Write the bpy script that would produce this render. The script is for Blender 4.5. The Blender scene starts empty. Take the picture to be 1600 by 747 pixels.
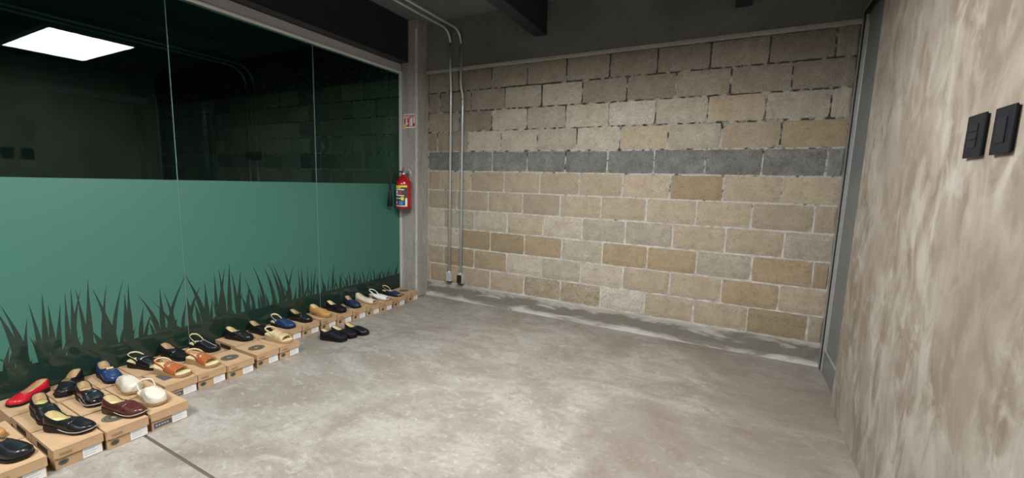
import bpy, bmesh, math, random
from mathutils import Vector, Matrix
random.seed(7)
SC = bpy.context.scene
COL = SC.collection
# ------------------------------------------------------------------ camera
CAM_H = 1.317
F_PX = 662.2
YAW, PITCH, ROLL = math.radians(-27.768), math.radians(7.472), math.radians(1.691)
cy, sy, cp, sp = math.cos(YAW), math.sin(YAW), math.cos(PITCH), math.sin(PITCH)
fwd = Vector((sy*cp, cy*cp, -sp)); right = Vector((cy, -sy, 0)); up = right.cross(fwd)
rr = right*math.cos(ROLL) + up*math.sin(ROLL); uu = up*math.cos(ROLL) - right*math.sin(ROLL)
cam_d = bpy.data.cameras.new('camera'); cam = bpy.data.objects.new('camera', cam_d); COL.objects.link(cam)
cam_d.sensor_fit = 'HORIZONTAL'; cam_d.sensor_width = 36; cam_d.lens = F_PX/1600*36; cam_d.clip_start = 0.02
m = Matrix.Identity(4)
for i in range(3):
    m[i][0], m[i][1], m[i][2] = rr[i], uu[i], -fwd[i]
m[2][3] = CAM_H
cam.matrix_world = m
SC.camera = cam
# ------------------------------------------------------------------ world, exposure
W = bpy.data.worlds.new('world'); SC.world = W; W.use_nodes = True
W.node_tree.nodes['Background'].inputs[0].default_value = (0.5, 0.55, 0.7, 1)
W.node_tree.nodes['Background'].inputs[1].default_value = 0.02
SC.view_settings.view_transform = 'Standard'; SC.view_settings.look = 'None'
SC.view_settings.gamma = 1; SC.view_settings.use_curve_mapping = False
SC.view_settings.exposure = 0.0
PANEL_POWER = 46.0        # radiance of the diffuser sheet
PANEL_COL = (1.0, 0.985, 0.96)
# ------------------------------------------------------------------ helpers
def new(name, mesh, mats=(), parent=None):
    o = bpy.data.objects.new(name, mesh); COL.objects.link(o)
    if not isinstance(mats, (list, tuple)): mats = [mats]
    if mesh is not None and not mesh.materials:
        for k in mats: mesh.materials.append(k)
    if parent is not None: o.parent = parent
    return o
def tag(o, label=None, cat=None, group=None, kind=None):
    for k, v in (('label', label), ('category', cat), ('group', group), ('kind', kind)):
        if v: o[k] = v
    return o
def empty(name, loc=(0, 0, 0), rz=0):
    o = bpy.data.objects.new(name, None); COL.objects.link(o)
    o.location = loc; o.rotation_euler = (0, 0, rz); o.empty_display_size = .05
    return o
def bm_mesh(bm, name='m', smooth=False):
    me = bpy.data.meshes.new(name)
    if smooth:
        for f in bm.faces: f.smooth = True
    bm.to_mesh(me); bm.free(); return me
def add_box(bm, a, b):
    x0, y0, z0 = a; x1, y1, z1 = b
    v = [bm.verts.new(c) for c in ((x0,y0,z0),(x1,y0,z0),(x1,y1,z0),(x0,y1,z0),(x0,y0,z1),(x1,y0,z1),(x1,y1,z1),(x0,y1,z1))]
    for q in ((3,2,1,0),(4,5,6,7),(0,1,5,4),(1,2,6,5),(2,3,7,6),(3,0,4,7)): bm.faces.new([v[i] for i in q])
def box_mesh(*boxes, bevel=0, seg=1):
    bm = bmesh.new()
    for a, b in boxes: add_box(bm, a, b)
    if bevel: bmesh.ops.bevel(bm, geom=bm.edges[:], offset=bevel, segments=seg, affect='EDGES', profile=.5)
    return bm_mesh(bm)
def box(name, a, b, mt, parent=None, bevel=0, seg=1):
    return new(name, box_mesh((a, b), bevel=bevel, seg=seg), mt, parent)
def tube_bm(bm, pts, r, n=10, cap=True):
    pts = [Vector(p) for p in pts]; rings = []
    ref = None
    for i, p in enumerate(pts):
        d = (pts[min(i+1, len(pts)-1)] - pts[max(i-1, 0)]).normalized()
        if ref is None:
            ref = Vector((0, 0, 1)) if abs(d.z) < .9 else Vector((1, 0, 0))
        a = (ref - d*ref.dot(d)).normalized(); ref = a; b = d.cross(a)
        rad = r[i] if isinstance(r, (list, tuple)) else r
        rings.append([bm.verts.new(p + (a*math.cos(2*math.pi*k/n) + b*math.sin(2*math.pi*k/n))*rad) for k in range(n)])
    for A, B in zip(rings, rings[1:]):
        for k in range(n): bm.faces.new((A[k], A[(k+1) % n], B[(k+1) % n], B[k]))
    if cap:
        bm.faces.new(rings[0][::-1]); bm.faces.new(rings[-1])
def tube(name, pts, r, mt, parent=None, n=10):
    bm = bmesh.new(); tube_bm(bm, pts, r, n); return new(name, bm_mesh(bm, smooth=True), mt, parent)
def lathe(name, prof, mt, parent=None, n=28):
    bm = bmesh.new(); rings = []
    for r, z in prof:
        rings.append([bm.verts.new((r*math.cos(2*math.pi*k/n), r*math.sin(2*math.pi*k/n), z)) for k in range(n)])
    for A, B in zip(rings, rings[1:]):
        for k in range(n): bm.faces.new((A[k], A[(k+1) % n], B[(k+1) % n], B[k]))
    bm.faces.new(rings[0][::-1]); bm.faces.new(rings[-1])
    return new(name, bm_mesh(bm, smooth=True), mt, parent)
def disc_mesh(rx, ry, t, n=28):
    bm = bmesh.new()
    lo = [bm.verts.new((rx*math.cos(2*math.pi*k/n), ry*math.sin(2*math.pi*k/n), 0)) for k in range(n)]
    hi = [bm.verts.new((v.co.x, v.co.y, t)) for v in lo]
    bm.faces.new(hi)
    for k in range(n): bm.faces.new((lo[k], lo[(k+1) % n], hi[(k+1) % n], hi[k]))
    return bm_mesh(bm)
def ring_mesh(rx, ry, w, t, n=28):
    bm = bmesh.new()
    def loop(s, z): return [bm.verts.new(((rx-s)*math.cos(2*math.pi*k/n), (ry-s)*math.sin(2*math.pi*k/n), z)) for k in range(n)]
    a, b, c, d = loop(0, 0), loop(0, t), loop(w, t), loop(w, 0)
    for A, B in ((a, b), (b, c), (c, d)):
        for k in range(n): bm.faces.new((A[k], A[(k+1) % n], B[(k+1) % n], B[k]))
    return bm_mesh(bm)
def prism_mesh(poly, t):
    """outline (x,y) extruded along z"""
    bm = bmesh.new()
    lo = [bm.verts.new((x, y, 0)) for x, y in poly]; hi = [bm.verts.new((x, y, t)) for x, y in poly]
    bm.faces.new(hi); bm.faces.new(lo[::-1]); n = len(poly)
    for k in range(n): bm.faces.new((lo[k], lo[(k+1) % n], hi[(k+1) % n], hi[k]))
    bmesh.ops.recalc_face_normals(bm, faces=bm.faces)
    return bm_mesh(bm)
def smooth(x): x = max(0, min(1, x)); return x*x*(3-2*x)
# ------------------------------------------------------------------ materials
class N:
    def __init__(s, name):
        s.m = bpy.data.materials.new(name); s.m.use_nodes = True; s.t = s.m.node_tree
        s.b = s.t.nodes['Principled BSDF']; s.out = s.t.nodes['Material Output']
    def n(s, typ, **kw):
        d = s.t.nodes.new(typ)
        for k, v in kw.items():
            if hasattr(d, k) and k not in ('Scale', 'Detail', 'Roughness', 'Distortion', 'Strength', 'Distance'): setattr(d, k, v)
            else: d.inputs[k].default_value = v
        return d
    def l(s, a, b): s.t.links.new(a, b)
    def coords(s, kind='Object', scale=(1, 1, 1), off=None, rot=(0, 0, 0)):
        tc = s.n('ShaderNodeTexCoord'); mp = s.n('ShaderNodeMapping')
        mp.inputs['Scale'].default_value = scale; mp.inputs['Rotation'].default_value = rot
        s.l(tc.outputs[kind], mp.inputs['Vector'])
        if off is not None: s.l(off, mp.inputs['Location'])
        return mp.outputs[0]
    def noise(s, vec, scale, detail=4, rough=.55, dist=0.0):
        d = s.n('ShaderNodeTexNoise'); d.inputs['Scale'].default_value = scale; d.inputs['Detail'].default_value = detail
        d.inputs['Roughness'].default_value = rough; d.inputs['Distortion'].default_value = dist
        s.l(vec, d.inputs['Vector']); return d.outputs['Fac']
    def ramp(s, fac, stops):
        r = s.n('ShaderNodeValToRGB'); e = r.color_ramp.elements
        while len(e) > len(stops): e.remove(e[-1])
        while len(e) < len(stops): e.new(1)
        for k, (p, c) in zip(e, stops): k.position = p; k.color = (c, c, c, 1) if isinstance(c, (int, float)) else (*c, 1)
        s.l(fac, r.inputs[0]); return r.outputs[0]
    def mix(s, fac, a, b, mode='MIX'):
        x = s.n('ShaderNodeMix'); x.data_type = 'RGBA'; x.blend_type = mode
        if isinstance(fac, (int, float)): x.inputs[0].default_value = fac
        else: s.l(fac, x.inputs[0])
        for sock, v in ((x.inputs[6], a), (x.inputs[7], b)):
            if isinstance(v, tuple): sock.default_value = (*v, 1)
            else: s.l(v, sock)
        return x.outputs[2]
    def bump(s, h, strength=.3, dist=.01):
        b = s.n('ShaderNodeBump'); b.inputs['Strength'].default_value = strength; b.inputs['Distance'].default_value = dist
        s.l(h, b.inputs['Height']); s.l(b.outputs[0], s.b.inputs['Normal'])
    def done(s, col=None, rough=None, metal=None, spec=None):
        for k, v in (('Base Color', col), ('Roughness', rough), ('Metallic', metal), ('Specular IOR Level', spec)):
            if v is None: continue
            if isinstance(v, tuple): s.b.inputs[k].default_value = (*v, 1)
            elif isinstance(v, (int, float)): s.b.inputs[k].default_value = v
            else: s.l(v, s.b.inputs[k])
        return s.m
def plain(name, col, rough=.5, metal=0., grain=0., gs=60., spec=.5, coat=0.):
    k = N(name); c = col
    if grain:
        f = k.noise(k.coords(), gs, 3)
        c = k.mix(k.ramp(f, [(.3, 0.), (.7, 1.)]), tuple(x*(1-grain) for x in col), tuple(min(1, x*(1+grain)) for x in col))
        k.bump(f, .15, .001)
    if coat: k.b.inputs['Coat Weight'].default_value = coat; k.b.inputs['Coat Roughness'].default_value = .06
    return k.done(c, rough, metal, spec)
def block_mat(name, dark, mid, light, pits=.35):
    k = N(name); oi = k.n('ShaderNodeObjectInfo')
    cmb = k.n('ShaderNodeCombineXYZ'); ml = k.n('ShaderNodeMath', operation='MULTIPLY'); ml.inputs[1].default_value = 37.
    k.l(oi.outputs['Random'], ml.inputs[0]); k.l(ml.outputs[0], cmb.inputs[0]); k.l(ml.outputs[0], cmb.inputs[2])
    v = k.coords('Object', (1, 1, 1), cmb.outputs[0])
    big = k.noise(v, 7, 4, .6); fine = k.noise(v, 75, 4, .7); grit = k.noise(v, 190, 2, .6)
    c = k.mix(k.ramp(big, [(.32, 0.), (.68, 1.)]), mid, light)
    c = k.mix(k.ramp(fine, [(.36, .5), (.54, 0.)]), c, dark)
    c = k.mix(k.ramp(grit, [(.37, pits), (.46, 0.)]), c, tuple(x*.3 for x in dark))
    big2 = k.noise(v, 17, 6, .7, .8); c = k.mix(k.ramp(big2, [(.36, .5), (.48, 0.)]), c, dark); c = k.mix(k.ramp(big2, [(.58, 0.), (.72, .5)]), c, light)
    tint = k.ramp(oi.outputs['Random'], [(0., .84), (1., 1.08)])
    c = k.mix(1., c, tint, 'MULTIPLY')
    k.bump(k.mix(.5, fine, grit), .3, .004)
    return k.done(c, .92, 0., .2)
M = {}
M['tan'] = block_mat('block_tan', (.27, .215, .15), (.385, .32, .235), (.45, .385, .295))
M['light'] = block_mat('block_pale', (.28, .24, .185), (.41, .365, .29), (.53, .48, .40), .5)
M['ochre'] = block_mat('block_ochre', (.24, .175, .105), (.335, .262, .172), (.40, .325, .22))
M['pitted'] = block_mat('block_pitted', (.18, .135, .09), (.35, .285, .20), (.46, .40, .315), .9)
M['white'] = block_mat('block_whitish', (.31, .275, .23), (.48, .435, .38), (.60, .55, .49), .85)
M['grey'] = block_mat('block_grey', (.10, .10, .095), (.17, .17, .16), (.28, .28, .265), .6)
M['brown'] = block_mat('block_brown', (.175, .145, .11), (.275, .232, .182), (.36, .31, .25), .5)
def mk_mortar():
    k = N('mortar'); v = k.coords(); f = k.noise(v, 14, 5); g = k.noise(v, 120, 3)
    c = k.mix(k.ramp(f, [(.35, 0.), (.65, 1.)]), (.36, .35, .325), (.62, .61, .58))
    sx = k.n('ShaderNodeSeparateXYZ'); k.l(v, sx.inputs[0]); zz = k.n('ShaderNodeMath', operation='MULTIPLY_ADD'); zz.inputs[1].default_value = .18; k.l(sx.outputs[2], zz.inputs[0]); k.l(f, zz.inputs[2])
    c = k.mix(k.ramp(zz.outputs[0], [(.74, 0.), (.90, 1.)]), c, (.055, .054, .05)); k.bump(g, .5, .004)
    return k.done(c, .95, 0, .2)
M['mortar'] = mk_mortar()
def mk_conc(name, a, b, c_, streak=(1, 1, 1), sc=3., rough=.85, bump=.15):
    k = N(name); v = k.coords('Object', streak); f = k.noise(v, sc, 8, .65, .6); g = k.noise(v, sc*9, 4, .6); h = k.noise(v, sc*40, 2)
    c = k.mix(k.ramp(f, [(.3, 0.), (.7, 1.)]), a, b)
    c = k.mix(k.ramp(g, [(.52, 0.), (.72, .8)]), c, c_)
    k.bump(k.mix(.5, g, h), bump, .004)
    return k.done(c, rough, 0, .35)
M['column'] = mk_conc('column_concrete', (.25, .24, .22), (.42, .41, .38), (.52, .51, .48), (3, 3, .5), 4)
M['lip'] = mk_conc('lip_concrete', (.33, .31, .28), (.45, .43, .39), (.52, .50, .46), (1, 1, 1), 6)
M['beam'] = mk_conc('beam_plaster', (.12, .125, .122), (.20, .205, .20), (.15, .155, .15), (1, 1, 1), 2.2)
M['ceiling'] = mk_conc('ceiling_slab', (.16, .16, .165), (.24, .24, .245), (.2, .2, .2), (1, 1, 1), 1.5)
def mk_curb():
    k = N('curb_cement'); v = k.coords('Object', (.35, 1, 1.6)); f = k.noise(v, 6, 6, .6, .6); g = k.noise(k.coords(), 38, 4)
    c = k.mix(k.ramp(f, [(.35, 0.), (.65, 1.)]), (.27, .25, .22), (.40, .38, .35))
    sx = k.n('ShaderNodeSeparateXYZ'); k.l(k.coords(), sx.inputs[0])
    zz = k.n('ShaderNodeMath', operation='MULTIPLY_ADD'); zz.inputs[1].default_value = 3.5; k.l(sx.outputs[2], zz.inputs[0]); k.l(f, zz.inputs[2])
    c = k.mix(k.ramp(zz.outputs[0], [(.58, 0.), (.66, .85), (.90, .85), (.97, 0.)]), c, (.155, .14, .115))
    c = k.mix(k.ramp(zz.outputs[0], [(.50, .7), (.58, 0.)]), c, (.52, .51, .49))
    k.bump(g, .3, .004); return k.done(c, .9, 0, .3)
M['curb'] = mk_curb()
M['plainwall'] = mk_conc('painted_wall', (.40, .38, .35), (.48, .46, .43), (.44, .42, .39), (1, 1, 1), 2)
def mk_floor():
    k = N('polished_concrete'); v = k.coords('Object', (1, 1, 1))
    warp = k.noise(v, 1.1, 3); 
    big = k.noise(v, 1.3, 9, .62, 1.4); mid = k.noise(k.coords('Object', (1.0, 2.2, 1), None, (0, 0, .5)), 3.2, 7, .68, 1.0)
    fine = k.noise(v, 26, 5, .7, .5); spot = k.noise(v, 58, 3, .6)
    vein = k.noise(k.coords('Object', (1, 1.5, 1), None, (0, 0, .9)), 9, 8, .72, 1.8)
    c = k.mix(k.ramp(big, [(.34, 0.), (.58, 1.)]), (.215, .187, .158), (.335, .318, .29))
    c = k.mix(k.ramp(mid, [(.36, .8), (.48, 0.)]), c, (.24, .213, .185))
    c = k.mix(k.ramp(mid, [(.56, 0.), (.66, .6)]), c, (.40, .388, .365))
    c = k.mix(k.ramp(vein, [(.36, .6), (.45, 0.)]), c, (.205, .18, .155))
    c = k.mix(k.ramp(vein, [(.57, 0.), (.66, .6)]), c, (.44, .43, .41))
    c = k.mix(k.ramp(fine, [(.34, .5), (.44, 0.)]), c, (.20, .178, .155))
    c = k.mix(k.ramp(fine, [(.58, 0.), (.68, .6)]), c, (.46, .45, .43))
    c = k.mix(k.ramp(spot, [(.27, .85), (.32, 0.)]), c, (.10, .085, .07))
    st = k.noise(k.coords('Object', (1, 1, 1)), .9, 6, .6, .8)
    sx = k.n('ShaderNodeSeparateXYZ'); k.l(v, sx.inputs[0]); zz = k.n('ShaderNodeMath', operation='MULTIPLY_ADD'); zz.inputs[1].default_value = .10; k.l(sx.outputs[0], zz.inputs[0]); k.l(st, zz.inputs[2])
    c = k.mix(k.ramp(zz.outputs[0], [(.40, 0.), (.56, .62)]), c, (.19, .158, .128))  # brown stains; their x weight also paints the light's falloff toward the door
    r = k.ramp(mid, [(.3, .52), (.7, .34)])
    k.bump(fine, .06, .002)
    return k.done(c, r, 0, .4)
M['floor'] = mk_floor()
def mk_plaster():
    k = N('trowelled_plaster'); v = k.coords('Object', (1, 1.5, .8), None, (.4, 0, 0))
    w1 = k.noise(v, 3.6, 6, .6, .8); w2 = k.noise(v, 7.5, 6, .62, .9); w3 = k.noise(v, 1.7, 3, .5, .5); f = k.noise(v, 60, 3)
    c = k.mix(k.ramp(w1, [(.40, 0.), (.58, 1.)]), (.20, .165, .125), (.33, .30, .255))
    c = k.mix(k.ramp(w2, [(.49, 0.), (.66, .75)]), c, (.44, .41, .37))
    c = k.mix(k.ramp(w2, [(.32, .6), (.45, 0.)]), c, (.18, .145, .105))
    c = k.mix(k.ramp(w3, [(.40, .6), (.58, 0.)]), c, (.225, .185, .145))
    k.bump(k.mix(.3, w2, f), .12, .004)
    return k.done(c, k.ramp(w1, [(.3, .55), (.7, .38)]), 0, .4)
M['plaster'] = mk_plaster()
M['steel'] = plain('dark_painted_steel', (.022, .024, .034), .45, 0.)
M['alu'] = plain('grey_aluminium', (.36, .37, .385), .38, .55, .06, 30)
M['alu_light'] = plain('light_aluminium', (.66, .67, .69), .3, .7)
M['door'] = plain('grey_door_enamel', (.155, .167, .172), .42, 0., .05, 20)
M['gap'] = plain('black_gasket', (.01, .01, .012), .7)
M['header'] = plain('header_profile', (.58, .58, .60), .45, .1)
M['galv'] = plain('galvanised_steel', (.60, .64, .66), .3, .45, .08, 90)
M['black_box'] = plain('black_cover', (.012, .012, .016), .4)
M['switch'] = plain('switch_black', (.008, .009, .014), .45, 0, 0, 60, .3)
M['switch_key'] = plain('switch_key_black', (.011, .012, .018), .35, 0, 0, 60, .35)
def mk_glass(name, tint):
    k = N(name); t = k.t
    t.nodes.remove(k.b)
    tr = k.n('ShaderNodeBsdfTransparent'); tr.inputs[0].default_value = (*tint, 1)
    gl = k.n('ShaderNodeBsdfGlossy'); gl.inputs['Roughness'].default_value = 0.0; gl.inputs[0].default_value = (.92, 1, .98, 1)
    lw = k.n('ShaderNodeLayerWeight'); pw = k.n('ShaderNodeMath', operation='POWER'); pw.inputs[1].default_value = 5.
    k.l(lw.outputs['Facing'], pw.inputs[0]); fr = k.n('ShaderNodeMapRange'); fr.inputs[3].default_value = .022; fr.inputs[4].default_value = .95; k.l(pw.outputs[0], fr.inputs[0])
    mx = k.n('ShaderNodeMixShader'); k.l(fr.outputs[0], mx.inputs[0]); k.l(tr.outputs[0], mx.inputs[1]); k.l(gl.outputs[0], mx.inputs[2])
    k.l(mx.outputs[0], k.out.inputs[0]); return k.m
M['glass'] = mk_glass('tinted_glass', (.60, .78, .74))
M['edge'] = plain('glass_edge', (.26, .38, .37), .2, 0.)
def mk_film():
    k = N('green_film'); f = k.noise(k.coords(), 240, 2)
    c = k.mix(k.ramp(f, [(.3, 0.), (.7, 1.)]), (.030, .150, .115), (.034, .163, .125))
    return k.done(c, .42, 0, 1.0)
M['film'] = mk_film()
M['blade'] = plain('grass_cutout', (.014, .034, .026), .06, 0., 0, 60, .5)
M['card'] = plain('kraft_cardboard', (.50, .335, .198), .8, 0., .07, 14, .2)
M['card_in'] = plain('kraft_shadow_side', (.46, .30, .165), .85, 0., .06, 14, .2)
M['print'] = plain('dark_print', (.055, .062, .05), .7)
M['print_blue'] = plain('slate_print', (.085, .085, .11), .7)
M['print_brown'] = plain('brown_print', (.17, .09, .04), .8)
M['kraft_line'] = plain('kraft_reversed_print', (.30, .23, .14), .8)
M['sticker'] = plain('white_sticker', (.80, .81, .83), .6, 0., .03, 120)
M['ink'] = plain('grey_ink', (.42, .43, .46), .7)
M['hole'] = plain('dark_hole', (.035, .018, .01), .9)
# shoes
def leather(name, col, rough=.38, coat=.0, grain=.12): return plain(name, col, rough, 0., grain, 220, .5, coat)
M['black'] = leather('black_leather', (.008, .008, .011), .3, .12)
M['patent'] = leather('black_patent', (.008, .008, .011), .16, .7, .03)
M['suede'] = plain('black_suede', (.0065, .0065, .010), .6, 0., .1, 220, .25)
M['navy'] = leather('navy_leather', (.014, .026, .068), .38, .1)
M['blue'] = leather('blue_leather', (.014, .042, .14), .3, .25)
M['denim'] = leather('navy_nubuck', (.018, .03, .075), .6)
M['red'] = leather('red_leather', (.50, .012, .025), .3, .35, .05)
M['wine'] = leather('oxblood_leather', (.075, .018, .014), .33, .2)
M['rust'] = leather('rust_leather', (.40, .11, .035), .45)
M['tanl'] = leather('camel_leather', (.50, .26, .09), .45)
M['cream'] = leather('cream_leather', (.66, .62, .52), .42, .05, .06)
M['whitel'] = leather('white_leather', (.78, .79, .80), .35, .1, .04)
M['gold'] = leather('champagne_leather', (.58, .45, .28), .35, .2, .1)
M['lining'] = plain('tan_lining', (.56, .42, .25), .7, 0., .08, 150)
M['lining_y'] = plain('cream_lining', (.72, .62, .38), .7, 0., .06, 150)
M['sole_b'] = plain('black_sole', (.008, .008, .009), .55, 0, 0, 60, .3)
M['sole_w'] = plain('wine_sole', (.035, .012, .010), .5)
M['sole_t'] = plain('tan_sole', (.36, .24, .12), .65)
M['sole_c'] = plain('cork_sole', (.40, .28, .17), .75, 0, .2, 150)
M['piping'] = plain('pale_piping', (.55, .50, .42), .5)
M['brass'] = plain('brass_trim', (.85, .68, .38), .22, .9)
M['silver'] = plain('silver_trim', (.85, .85, .83), .2, .9)
M['sock'] = plain('white_sock_label', (.80, .82, .76), .6)
M['lime'] = plain('lime_sock_label', (.50, .72, .22), .6)
M['ext_red'] = plain('extinguisher_red', (.42, .012, .018), .22, 0., 0, 60, .5, .5)
M['ext_blk'] = plain('black_rubber', (.012, .012, .013), .5)
M['yellow'] = plain('yellow_print', (.80, .70, .06), .5)
M['white_p'] = plain('white_print', (.80, .80, .80), .5)
M['blue_p'] = plain('blue_print', (.05, .22, .60), .5)
M['red_p'] = plain('red_print', (.55, .04, .05), .5)
M['sign_red'] = plain('sign_red', (.48, .045, .075), .55)
def mk_emit():
    k = N('panel_diffuser'); k.t.nodes.remove(k.b); e = k.n('ShaderNodeEmission'); e.inputs[0].default_value = (*PANEL_COL, 1); e.inputs[1].default_value = PANEL_POWER
    k.l(e.outputs[0], k.out.inputs[0]); return k.m
M['emit'] = mk_emit()
M['panel_frame'] = plain('panel_frame_white', (.8, .8, .8), .4)
# ------------------------------------------------------------------ room dimensions
BACK = 3.849           # face of the block wall
GX = -3.365            # glass plane
RX = 0.617             # plaster wall
CEIL = 3.0
NEAR = -2.6            # wall behind the camera
FARX = -9.6            # far side of the neighbouring room
# floor: two slabs with a saw-cut joint
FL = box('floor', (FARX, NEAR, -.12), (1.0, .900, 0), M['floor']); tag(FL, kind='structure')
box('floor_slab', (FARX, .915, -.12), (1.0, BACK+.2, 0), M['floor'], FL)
box('control_joint', (FARX, .9001, -.12), (1.0, .9149, -.004), plain('joint_filler', (.10, .085, .07), .9), FL)
CE = box('ceiling', (FARX, NEAR, CEIL), (1.0, BACK+.2, CEIL+.15), M['ceiling']); tag(CE, kind='structure')
# ------------------------------------------------------------------ back wall of blocks
Z0, PIT = 2.4813, 0.21
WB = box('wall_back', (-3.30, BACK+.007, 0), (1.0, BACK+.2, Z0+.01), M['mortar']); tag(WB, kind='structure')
XL, XR = -3.128, .655
# first full head joint of every course (x), block module
J0 = [-2.31831877,-2.56268407,-2.3064884,-2.59524136,-2.29053472,-2.54989268,-2.7319857,-2.49671297,-2.69603217,-2.49287275,-2.68995357]
MOD = .40581
CODE = ['bbbbbbbbbbb', 'bbbllbbbbbb', 'bblllwltlll', 'bblllltltoll', 'gggggggggggg', 'tttttttotttt', 'ttttttttttttt', 'llltlllttltt', 'looolooloooo', 'toolllttotlt', 'oottppwttot']
CM = dict(b='brown', g='grey', l='light', t='tan', o='ochre', p='pitted', w='white')
def rough_block(seed):
    rnd = random.Random(seed); bm = bmesh.new(); nx, nz = 9, 5; L, Hh = .392, .197; T = .05
    def pt(i, k):
        x = -L/2 + L*i/nx; z = -Hh/2 + Hh*k/nz
        e = (i in (0, nx)) or (k in (0, nz)); c = (i in (0, nx)) and (k in (0, nz))
        j = .0022
        x += rnd.uniform(-j, j); z += rnd.uniform(-j, j)
        if c: x *= .985; z *= .97
        return x, z, (.0045 if e else rnd.uniform(-.0008, .0008))
    g = [[bm.verts.new((pt(i, k)[0], 0, pt(i, k)[1])) for k in range(nz+1)] for i in range(nx+1)]
    for i in range(nx+1):
        for k in range(nz+1):
            e = (i in (0, nx)) or (k in (0, nz)); g[i][k].co.y = .004 + rnd.uniform(0, .002) if e else rnd.uniform(-.001, .001)
    for i in range(nx):
        for k in range(nz): bm.faces.new((g[i][k], g[i+1][k], g[i+1][k+1], g[i][k+1]))
    rim = [g[i][0] for i in range(nx+1)] + [g[nx][k] for k in range(1, nz+1)] + [g[i][nz] for i in range(nx-1, -1, -1)] + [g[0][k] for k in range(nz-1, 0, -1)]
    bk = [bm.verts.new((v.co.x, .02, v.co.z)) for v in rim]
    n = len(rim)
    for i in range(n): bm.faces.new((rim[(i+1) % n], rim[i], bk[i], bk[(i+1) % n]))
    return bm_mesh(bm)
BLK = {}
def block_for(key, seed):
    kk = (key, seed)
    if kk not in BLK:
        me = rough_block(seed); me.materials.append(M[key]); BLK[kk] = me
    return BLK[kk]
def lay(parent, x0, x1, joints, z, codes, rnd):
    xs = [x0] + [j for j in joints if x0+.03 < j < x1-.03] + [x1]
    for i, (a, b) in enumerate(zip(xs, xs[1:])):
        o = new('block', block_for(CM[codes[min(i, len(codes)-1)]], rnd.randrange(4)), (), parent)
        o.location = ((a+b)/2 + rnd.uniform(-.002, .002), BACK + rnd.uniform(-.0015, .0015), z + rnd.uniform(-.0015, .0015))
        o.scale = ((b-a-.013)/.392, 1, .998 + rnd.uniform(-.008, .005))
rnd = random.Random(3)
for c in range(11):
    js = [J0[c] + k*MOD for k in range(-3, 12)]
    lay(WB, XL, XR, js, Z0 - (c+.5)*PIT, CODE[c], rnd)
CB = bmesh.new()      # cement kerb under the blocks, sloping foot
prof = [(BACK+.01, 0), (BACK-.034, 0), (BACK-.028, .012), (BACK-.014, .04), (BACK-.010, .12), (BACK-.006, .158), (BACK+.004, .168), (BACK+.01, .168)]
nseg = 60; rings = []
for i in range(nseg+1):
    x = -3.13 + (RX+.05+3.13)*i/nseg; r = random.Random(i)
    rings.append([CB.verts.new((x, y + (r.uniform(-.003, .003) if 0 < k < 6 else 0), z + (r.uniform(-.003, .003) if k in (5, 6) else 0))) for k, (y, z) in enumerate(prof)])
for A, B in zip(rings, rings[1:]):
    for k in range(len(prof)-1): CB.faces.new((A[k], A[k+1], B[k+1], B[k]))
CB.faces.new(rings[0]); CB.faces.new(rings[-1][::-1])
bmesh.ops.recalc_face_normals(CB, faces=CB.faces)
tag(new('baseboard_back', bm_mesh(CB), M['curb']), kind='structure')
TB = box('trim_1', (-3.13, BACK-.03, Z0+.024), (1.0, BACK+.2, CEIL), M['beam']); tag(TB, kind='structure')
box('lip', (-3.13, BACK-.036, Z0-.004), (RX+.06, BACK+.006, Z0+.026), M['lip'], TB, .004)
# column between glass and blocks
CO = box('wall_column', (GX+.012, 3.668, 0), (-3.131, BACK+.2, CEIL), M['column'], None, .006); tag(CO, kind='structure')
box('corner_bead', (-3.158, 3.661, 0), (-3.128, 3.672, 2.9), plain('pale_cement', (.50, .50, .48), .9, 0, .15, 25), CO, .003)
box('edge_profile', (GX-.01, 3.645, 0), (GX+.022, 3.667, 2.47), plain('pale_profile', (.55, .56, .53), .6), CO, .002)
# ------------------------------------------------------------------ right wall, door
WR = box('wall_right', (RX, NEAR, 0), (1.0, 3.127, CEIL), M['plaster'], None, .006, 2); tag(WR, kind='structure')
DX = .660
DR = box('door_1', (DX+.004, 3.0, .004), (DX+.05, 3.735, 2.50), M['door']); tag(DR, kind='structure')
box('door_jamb', (DX-.012, 3.79, 0), (DX+.06, BACK-.012, 2.53), M['alu'], DR, .003)
box('jamb_gasket', (DX-.009, 3.748, 0), (DX+.05, 3.789, 2.53), M['gap'], DR)
box('door_stile', (DX-.008, 3.716, .004), (DX+.02, 3.745, 2.50), M['alu_light'], DR, .003)
box('bottom_rail', (DX-.004, 3.0, .004), (DX+.02, 3.708, .17), M['door'], DR, .003)
box('panel_bead', (DX-.003, 3.0, .17), (DX+.012, 3.695, .178), M['alu_light'], DR, .002)
box('panel_bead', (DX-.003, 3.686, .178), (DX+.012, 3.694, 2.44), M['alu_light'], DR, .002)
box('door_head', (DX-.012, 3.0, 2.50), (DX+.06, 3.79, 2.54), M['gap'], DR)
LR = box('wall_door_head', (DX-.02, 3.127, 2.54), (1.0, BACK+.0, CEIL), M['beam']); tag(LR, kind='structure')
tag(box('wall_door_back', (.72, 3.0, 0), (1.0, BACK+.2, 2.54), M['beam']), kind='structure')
tag(box('wall_front', (FARX, NEAR-.1, 0), (1.0, NEAR, CEIL), M['plainwall']), kind='structure')
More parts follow.
